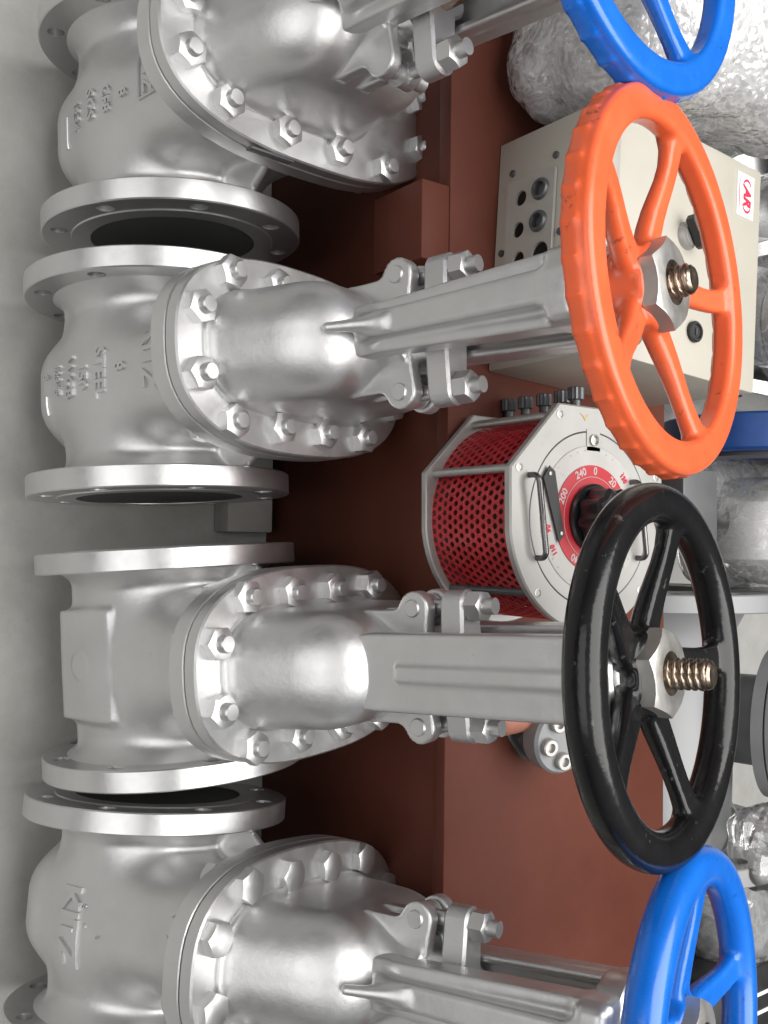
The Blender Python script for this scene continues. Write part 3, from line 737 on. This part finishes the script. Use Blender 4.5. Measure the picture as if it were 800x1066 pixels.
kg=lathe_g([(0,.002),(.040,.002),(.0405,.006),(.038,.008),(0,.008)],64,'z',(0,0,z)); plate_g(pts,[],.007,.040,.004,kg,Matrix.Translation((0,0,z)))
part(kg,'dial_knob',M['plasticg'],tp)

# ------------------------------------------------------------------ flanged hydraulic fitting on the bench
hf=thing('pipe_fitting','round grey pipe fitting with socket screws in its face, below the flat yoke arm','fitting',(.247,.945,ZT+.050))
ax=Vector((.10,-.12,1)).normalized().to_track_quat('Z','Y').to_matrix().to_4x4()@Matrix.Scale(1.35,4)
g=lathe_g([(0,.012),(.031,.012),(.0335,.009),(.0335,-.008),(.031,-.010),(0,-.010)],48,mx=ax); fd=part(g,'face_disc',M['greyp'],hf)
for k in range(5):
    a=2*PI*k/5+.5; c=(.020*math.cos(a),.020*math.sin(a),.012)
    part(lathe_g([(.0085,0),(.0085,.005),(.0075,.006),(.0045,.006),(.0040,.002),(0,.002)],20,'z',c,mx=ax),'socket_screw',M['steel'],fd)
for zc,af in ((-.026,.056),(-.044,.060)):
    part(hexnut_g(af,.013,(0,0,zc),both=True,mx=ax),'hex_collar',M['greyk'],hf)
tag(tube_g([(.215,.92,ZT+.0255),(.218,.87,ZT+.0255),(.205,.84,ZT+.0255),(.15,.836,ZT+.0255)],.025,24).obj('primed_pipe',M['salmon']),'salmon primed pipe end lying on the bench under the flat yoke arm','pipe')

# ------------------------------------------------------------------ wrapped and painted valves behind the bench
def wrap(name,label,cat,c,h,r,m,amp=.02,freq=11,res=.011,rot=None,seed=0,parent=None):
    rs=np.random.RandomState(seed); W=[(rs.normal(0,1,3)*freq*s,rs.uniform(0,6.28),1/s) for s in (.6,.9,1.4,2.1,3.0,4.2) for _ in range(4)]
    def fn(x,y,zz):
        d=rbox(x,y,zz,(0,0,0),h,r)
        n=0
        for k,p,a in W: n=n+a*(1-2*np.abs(np.sin((x*k[0]+y*k[1]+zz*k[2])*.5+p)))
        return (d+amp*.14*n)*.7
    e=amp*2.2
    me=sdf_me(name,fn,[-h[i]-e for i in range(3)],[h[i]+e for i in range(3)],res,m)
    o=link(name,me,parent,c)
    if rot: o.rotation_euler=rot
    if label: tag(o,label,cat)
    return o
def flanged(name,label,cat,loc,rz,L,rf,rb,tf,m,mdark,group=None,disc=None,tilt=0):
    t=thing(name,label,cat,loc,group,(tilt,0,rz))
    part(lathe_g([(rb*1.18,-L/2+tf),(rb,-L/2+tf+rb*.35),(rb*1.02,0),(rb,L/2-tf-rb*.35),(rb*1.18,L/2-tf)],56,'x'),'body',m,t,smooth=60)
    for s in (-1,1):
        holes=[circ(rf*.86*math.cos(a),rf*.86*math.sin(a),rf*.06,16) for a in [k*PI/6+.2 for k in range(12)]]+[circ(0,0,rb*.85,48)]
        q=plate_g(circ(0,0,rf,80),holes,L/2-tf,L/2,.002); q.v=[(s*zv,x,y) for x,y,zv in q.v]
        part(q,'end_flange',m,t)
    if disc:
        (dx,dy,dz),nr,r,th=disc; mx=Matrix.Translation((dx,dy,dz))@Vector(nr).normalized().to_track_quat('Z','Y').to_matrix().to_4x4()
        part(lathe_g([(r*.6,-.14),(r*.62,-.02),(r,-.02),(r,-.001)],64,mx=mx),'bonnet_neck',m,t)
        part(lathe_g([(r*.985,.001),(r*1.0,.003),(r*1.0,th),(r*.97,th+.003),(0,th+.003)],64,mx=mx),'bonnet_flange',m,t)
    return t
flanged('flanged_valve','big grey painted flanged valve standing behind the bench by the black handwheel','valve',(.3025,1.45,.264),0,.456,.262,.150,.030,M['greyp'],M['bore'],None,((.0,.130,.195),(0,.30,1),.128,.022))
wrap('clear_plastic_cover','clear creased plastic bag over a part, just behind the black handwheel','plastic wrap',(-.025,1.585,.43),(.085,.15,.12),.07,M['film'],.016,14,.008,None,3)
tag(lathe_g([(0,-.07),(.05,-.07),(.085,-.05),(.095,0),(.085,.05),(.04,.07),(0,.07)],40,'x',(-.03,1.60,.41)).obj('covered_part',M['white']),'pale grey part inside the clear plastic bag behind the black handwheel','part')
# blue flange
bf=thing('blue_flange','dark blue round flange standing behind the bench below the control box','flange',(-.185,1.50,.45))
q=plate_g(circ(0,0,.150,72),[circ(0,0,.060,40)],-.030,.030,.004); q.v=[(zv,x,y) for x,y,zv in q.v]
part(q,'rim',M['dblue'],bf)
part(lathe_g([(.062,.028),(.108,.0305),(.110,.036),(.085,.038),(.064,.038)],60,'x',closed=True),'raised_face',M['greyd'],bf)
tag(lathe_g([(0,-.006),(.060,-.006),(.060,.006),(0,.006)],48,'z',mx=Matrix.Translation((-.062,1.42,.40))@Matrix.Rotation(R_(-20),4,'Y')@Matrix.Rotation(R_(12),4,'X')).obj('black_disc',M['plastic']),'thin black disc behind the top of the black handwheel','disc')
tag(box_g((-.055,1.180,ZT+.052),(.055,.040,.050),.004).obj('instrument_case',M['greyd']),'dark grey instrument case at the back edge of the bench','case')
pt=thing('pipe_bundle','grey pipe length under clear film below the blue flange','pipe',(-.09,1.66,.36))
part(tube_g([(-.01,-.30,0),(-.01,.30,0)],.050,28),'pipe',M['greyp'],pt)
wrap('film',None,None,(-.01,0,0),(.062,.30,.062),.05,M['film'],.007,18,.008,None,5,pt)
# bubble wrapped bundle on the bench, at the far left end
bw=thing('wrapped_bundle','large bundle in creased bubble wrap on the bench behind the control box','bundle',(-.785,1.085,ZT+.152))
part(lathe_g([(0,-.14),(.13,-.14),(.14,-.10),(.09,-.06),(.09,.06),(.14,.10),(.13,.14),(0,.14)],40,'x',(0,.03,0)),'wrapped_valve',M['greyp'],bw)
wrap('bubble_wrap',None,None,(0,0,0),(.225,.205,.145),.085,M['bubble'],.026,15,.0065,None,11,bw)
wrap('inner_wrap',None,None,(.0,.01,-.005),(.205,.185,.125),.075,M['milky'],.026,17,.008,None,12,bw)
flanged('silver_valve','silver flanged valve body behind the bubble wrapped bundle','valve',(-.74,1.70,.255),R_(18),.34,.20,.145,.028,M['mach'],M['bore'],None,((0,.03,.20),(0,.1,1),.13,.02))
flanged('silver_valve','silver valve body lying behind the logo end of the control box','valve',(-.40,1.72,.235),R_(-12),.30,.205,.12,.028,M['cast'],M['bore'],None,((0,-.02,.19),(0,-.1,1),.12,.02))
wrap('film_cover','loose clear film over the valve behind the control box','plastic wrap',(-.50,1.66,.40),(.16,.14,.10),.07,M['film'],.022,12,.009,None,8)
# lower right corner
wt=thing('wrapped_pipe','film wrapped pipe behind the bench beyond the bottom blue handwheel','pipe',(.66,1.55,.36),rot=(0,0,R_(30)))
part(tube_g([(-.2,0,0),(.2,0,0)],.085,32),'pipe',M['greyp'],wt)
wrap('film',None,None,(0,0,0),(.2,.096,.096),.08,M['film'],.010,20,.008,None,9,wt)
fo=wrap('film_scrap','crumpled scrap of clear film on the big grey valve behind the bench','plastic wrap',(.478,1.46,.505),(.045,.05,.025),.02,M['film'],.020,30,.005,None,10)
bx=thing('black_crate','black plastic crate with pale stripes at the bottom corner behind the bench','crate',(.80,1.50,.46))
part(box_g((0,0,-.2295),(.10,.13,.2295),.004),'shell',M['plastic'],bx)
for k in range(3): part(box_g((-.055+.03*k,0,.0008),(.003,.10,.0007),0),'stripe',M['white'],bx)

# ------------------------------------------------------------------ light: a bright roof light above, an added front fill lamp, dim surroundings
wd=bpy.data.worlds.new('World'); scene.world=wd; wd.use_nodes=True
nt=wd.node_tree; bg=nt.nodes['Background']
tc=N(nt,'ShaderNodeTexCoord'); sp=N(nt,'ShaderNodeSeparateXYZ'); nt.links.new(tc.outputs['Generated'],sp.inputs[0])
mr=N(nt,'ShaderNodeMapRange'); mr.inputs[1].default_value=-1; mr.inputs[2].default_value=1; nt.links.new(sp.outputs['Z'],mr.inputs[0])
rp=ramp(nt,mr.outputs[0],[(.0,.02),(.46,.04),(.60,.20),(.85,.70)])
nt.links.new(rp.outputs['Color'],bg.inputs['Color']); bg.inputs['Strength'].default_value=.42
def area(loc,target,sx,sy,power,col=(1,1,1)):
    l=bpy.data.lights.new('roof_or_fill_lamp','AREA'); l.shape='RECTANGLE'; l.size=sx; l.size_y=sy; l.energy=power; l.color=col
    o=bpy.data.objects.new('roof_or_fill_lamp',l); COL.objects.link(o); o.location=loc
    o.rotation_euler=(Vector(target)-Vector(loc)).to_track_quat('-Z','Y').to_euler(); return o
area((-.2,1.45,3.4),(-.2,1.2,0),3.6,3.6,245,(1,.985,.96))
area((0,-2.9,2.25),(0,.6,.5),4.0,2.8,66,(1,.99,.98))  # not in the roof: fill lamp added behind the camera to brighten the bonnet fronts

# ------------------------------------------------------------------ camera
cam=bpy.data.cameras.new('camera'); co=bpy.data.objects.new('camera',cam); COL.objects.link(co)
Wc=((0.9994122762671946,0.028841485765227583,-0.018527567171079957),(-0.032092157518787134,0.597215991825834,-0.8014381776115204),(-0.012049708387096321,0.801561742978256,0.5977905793180804))
rt,up,bk=Vector(Wc[2]),-Vector(Wc[0]),-Vector(Wc[1])
mx=Matrix((rt,up,bk)).transposed().to_4x4(); mx.translation=(0,0,1.4125); co.matrix_world=mx
cam.sensor_fit='VERTICAL'; cam.sensor_height=36; cam.lens=1020/1066*36; cam.clip_end=100; cam.clip_start=.02
scene.camera=co
scene.view_settings.view_transform='Standard'; scene.view_settings.look='None'; scene.view_settings.gamma=1; scene.view_settings.exposure=-.2
scene.render.engine='CYCLES'; scene.cycles.use_denoising=True; scene.cycles.max_bounces=8; scene.cycles.transparent_max_bounces=12
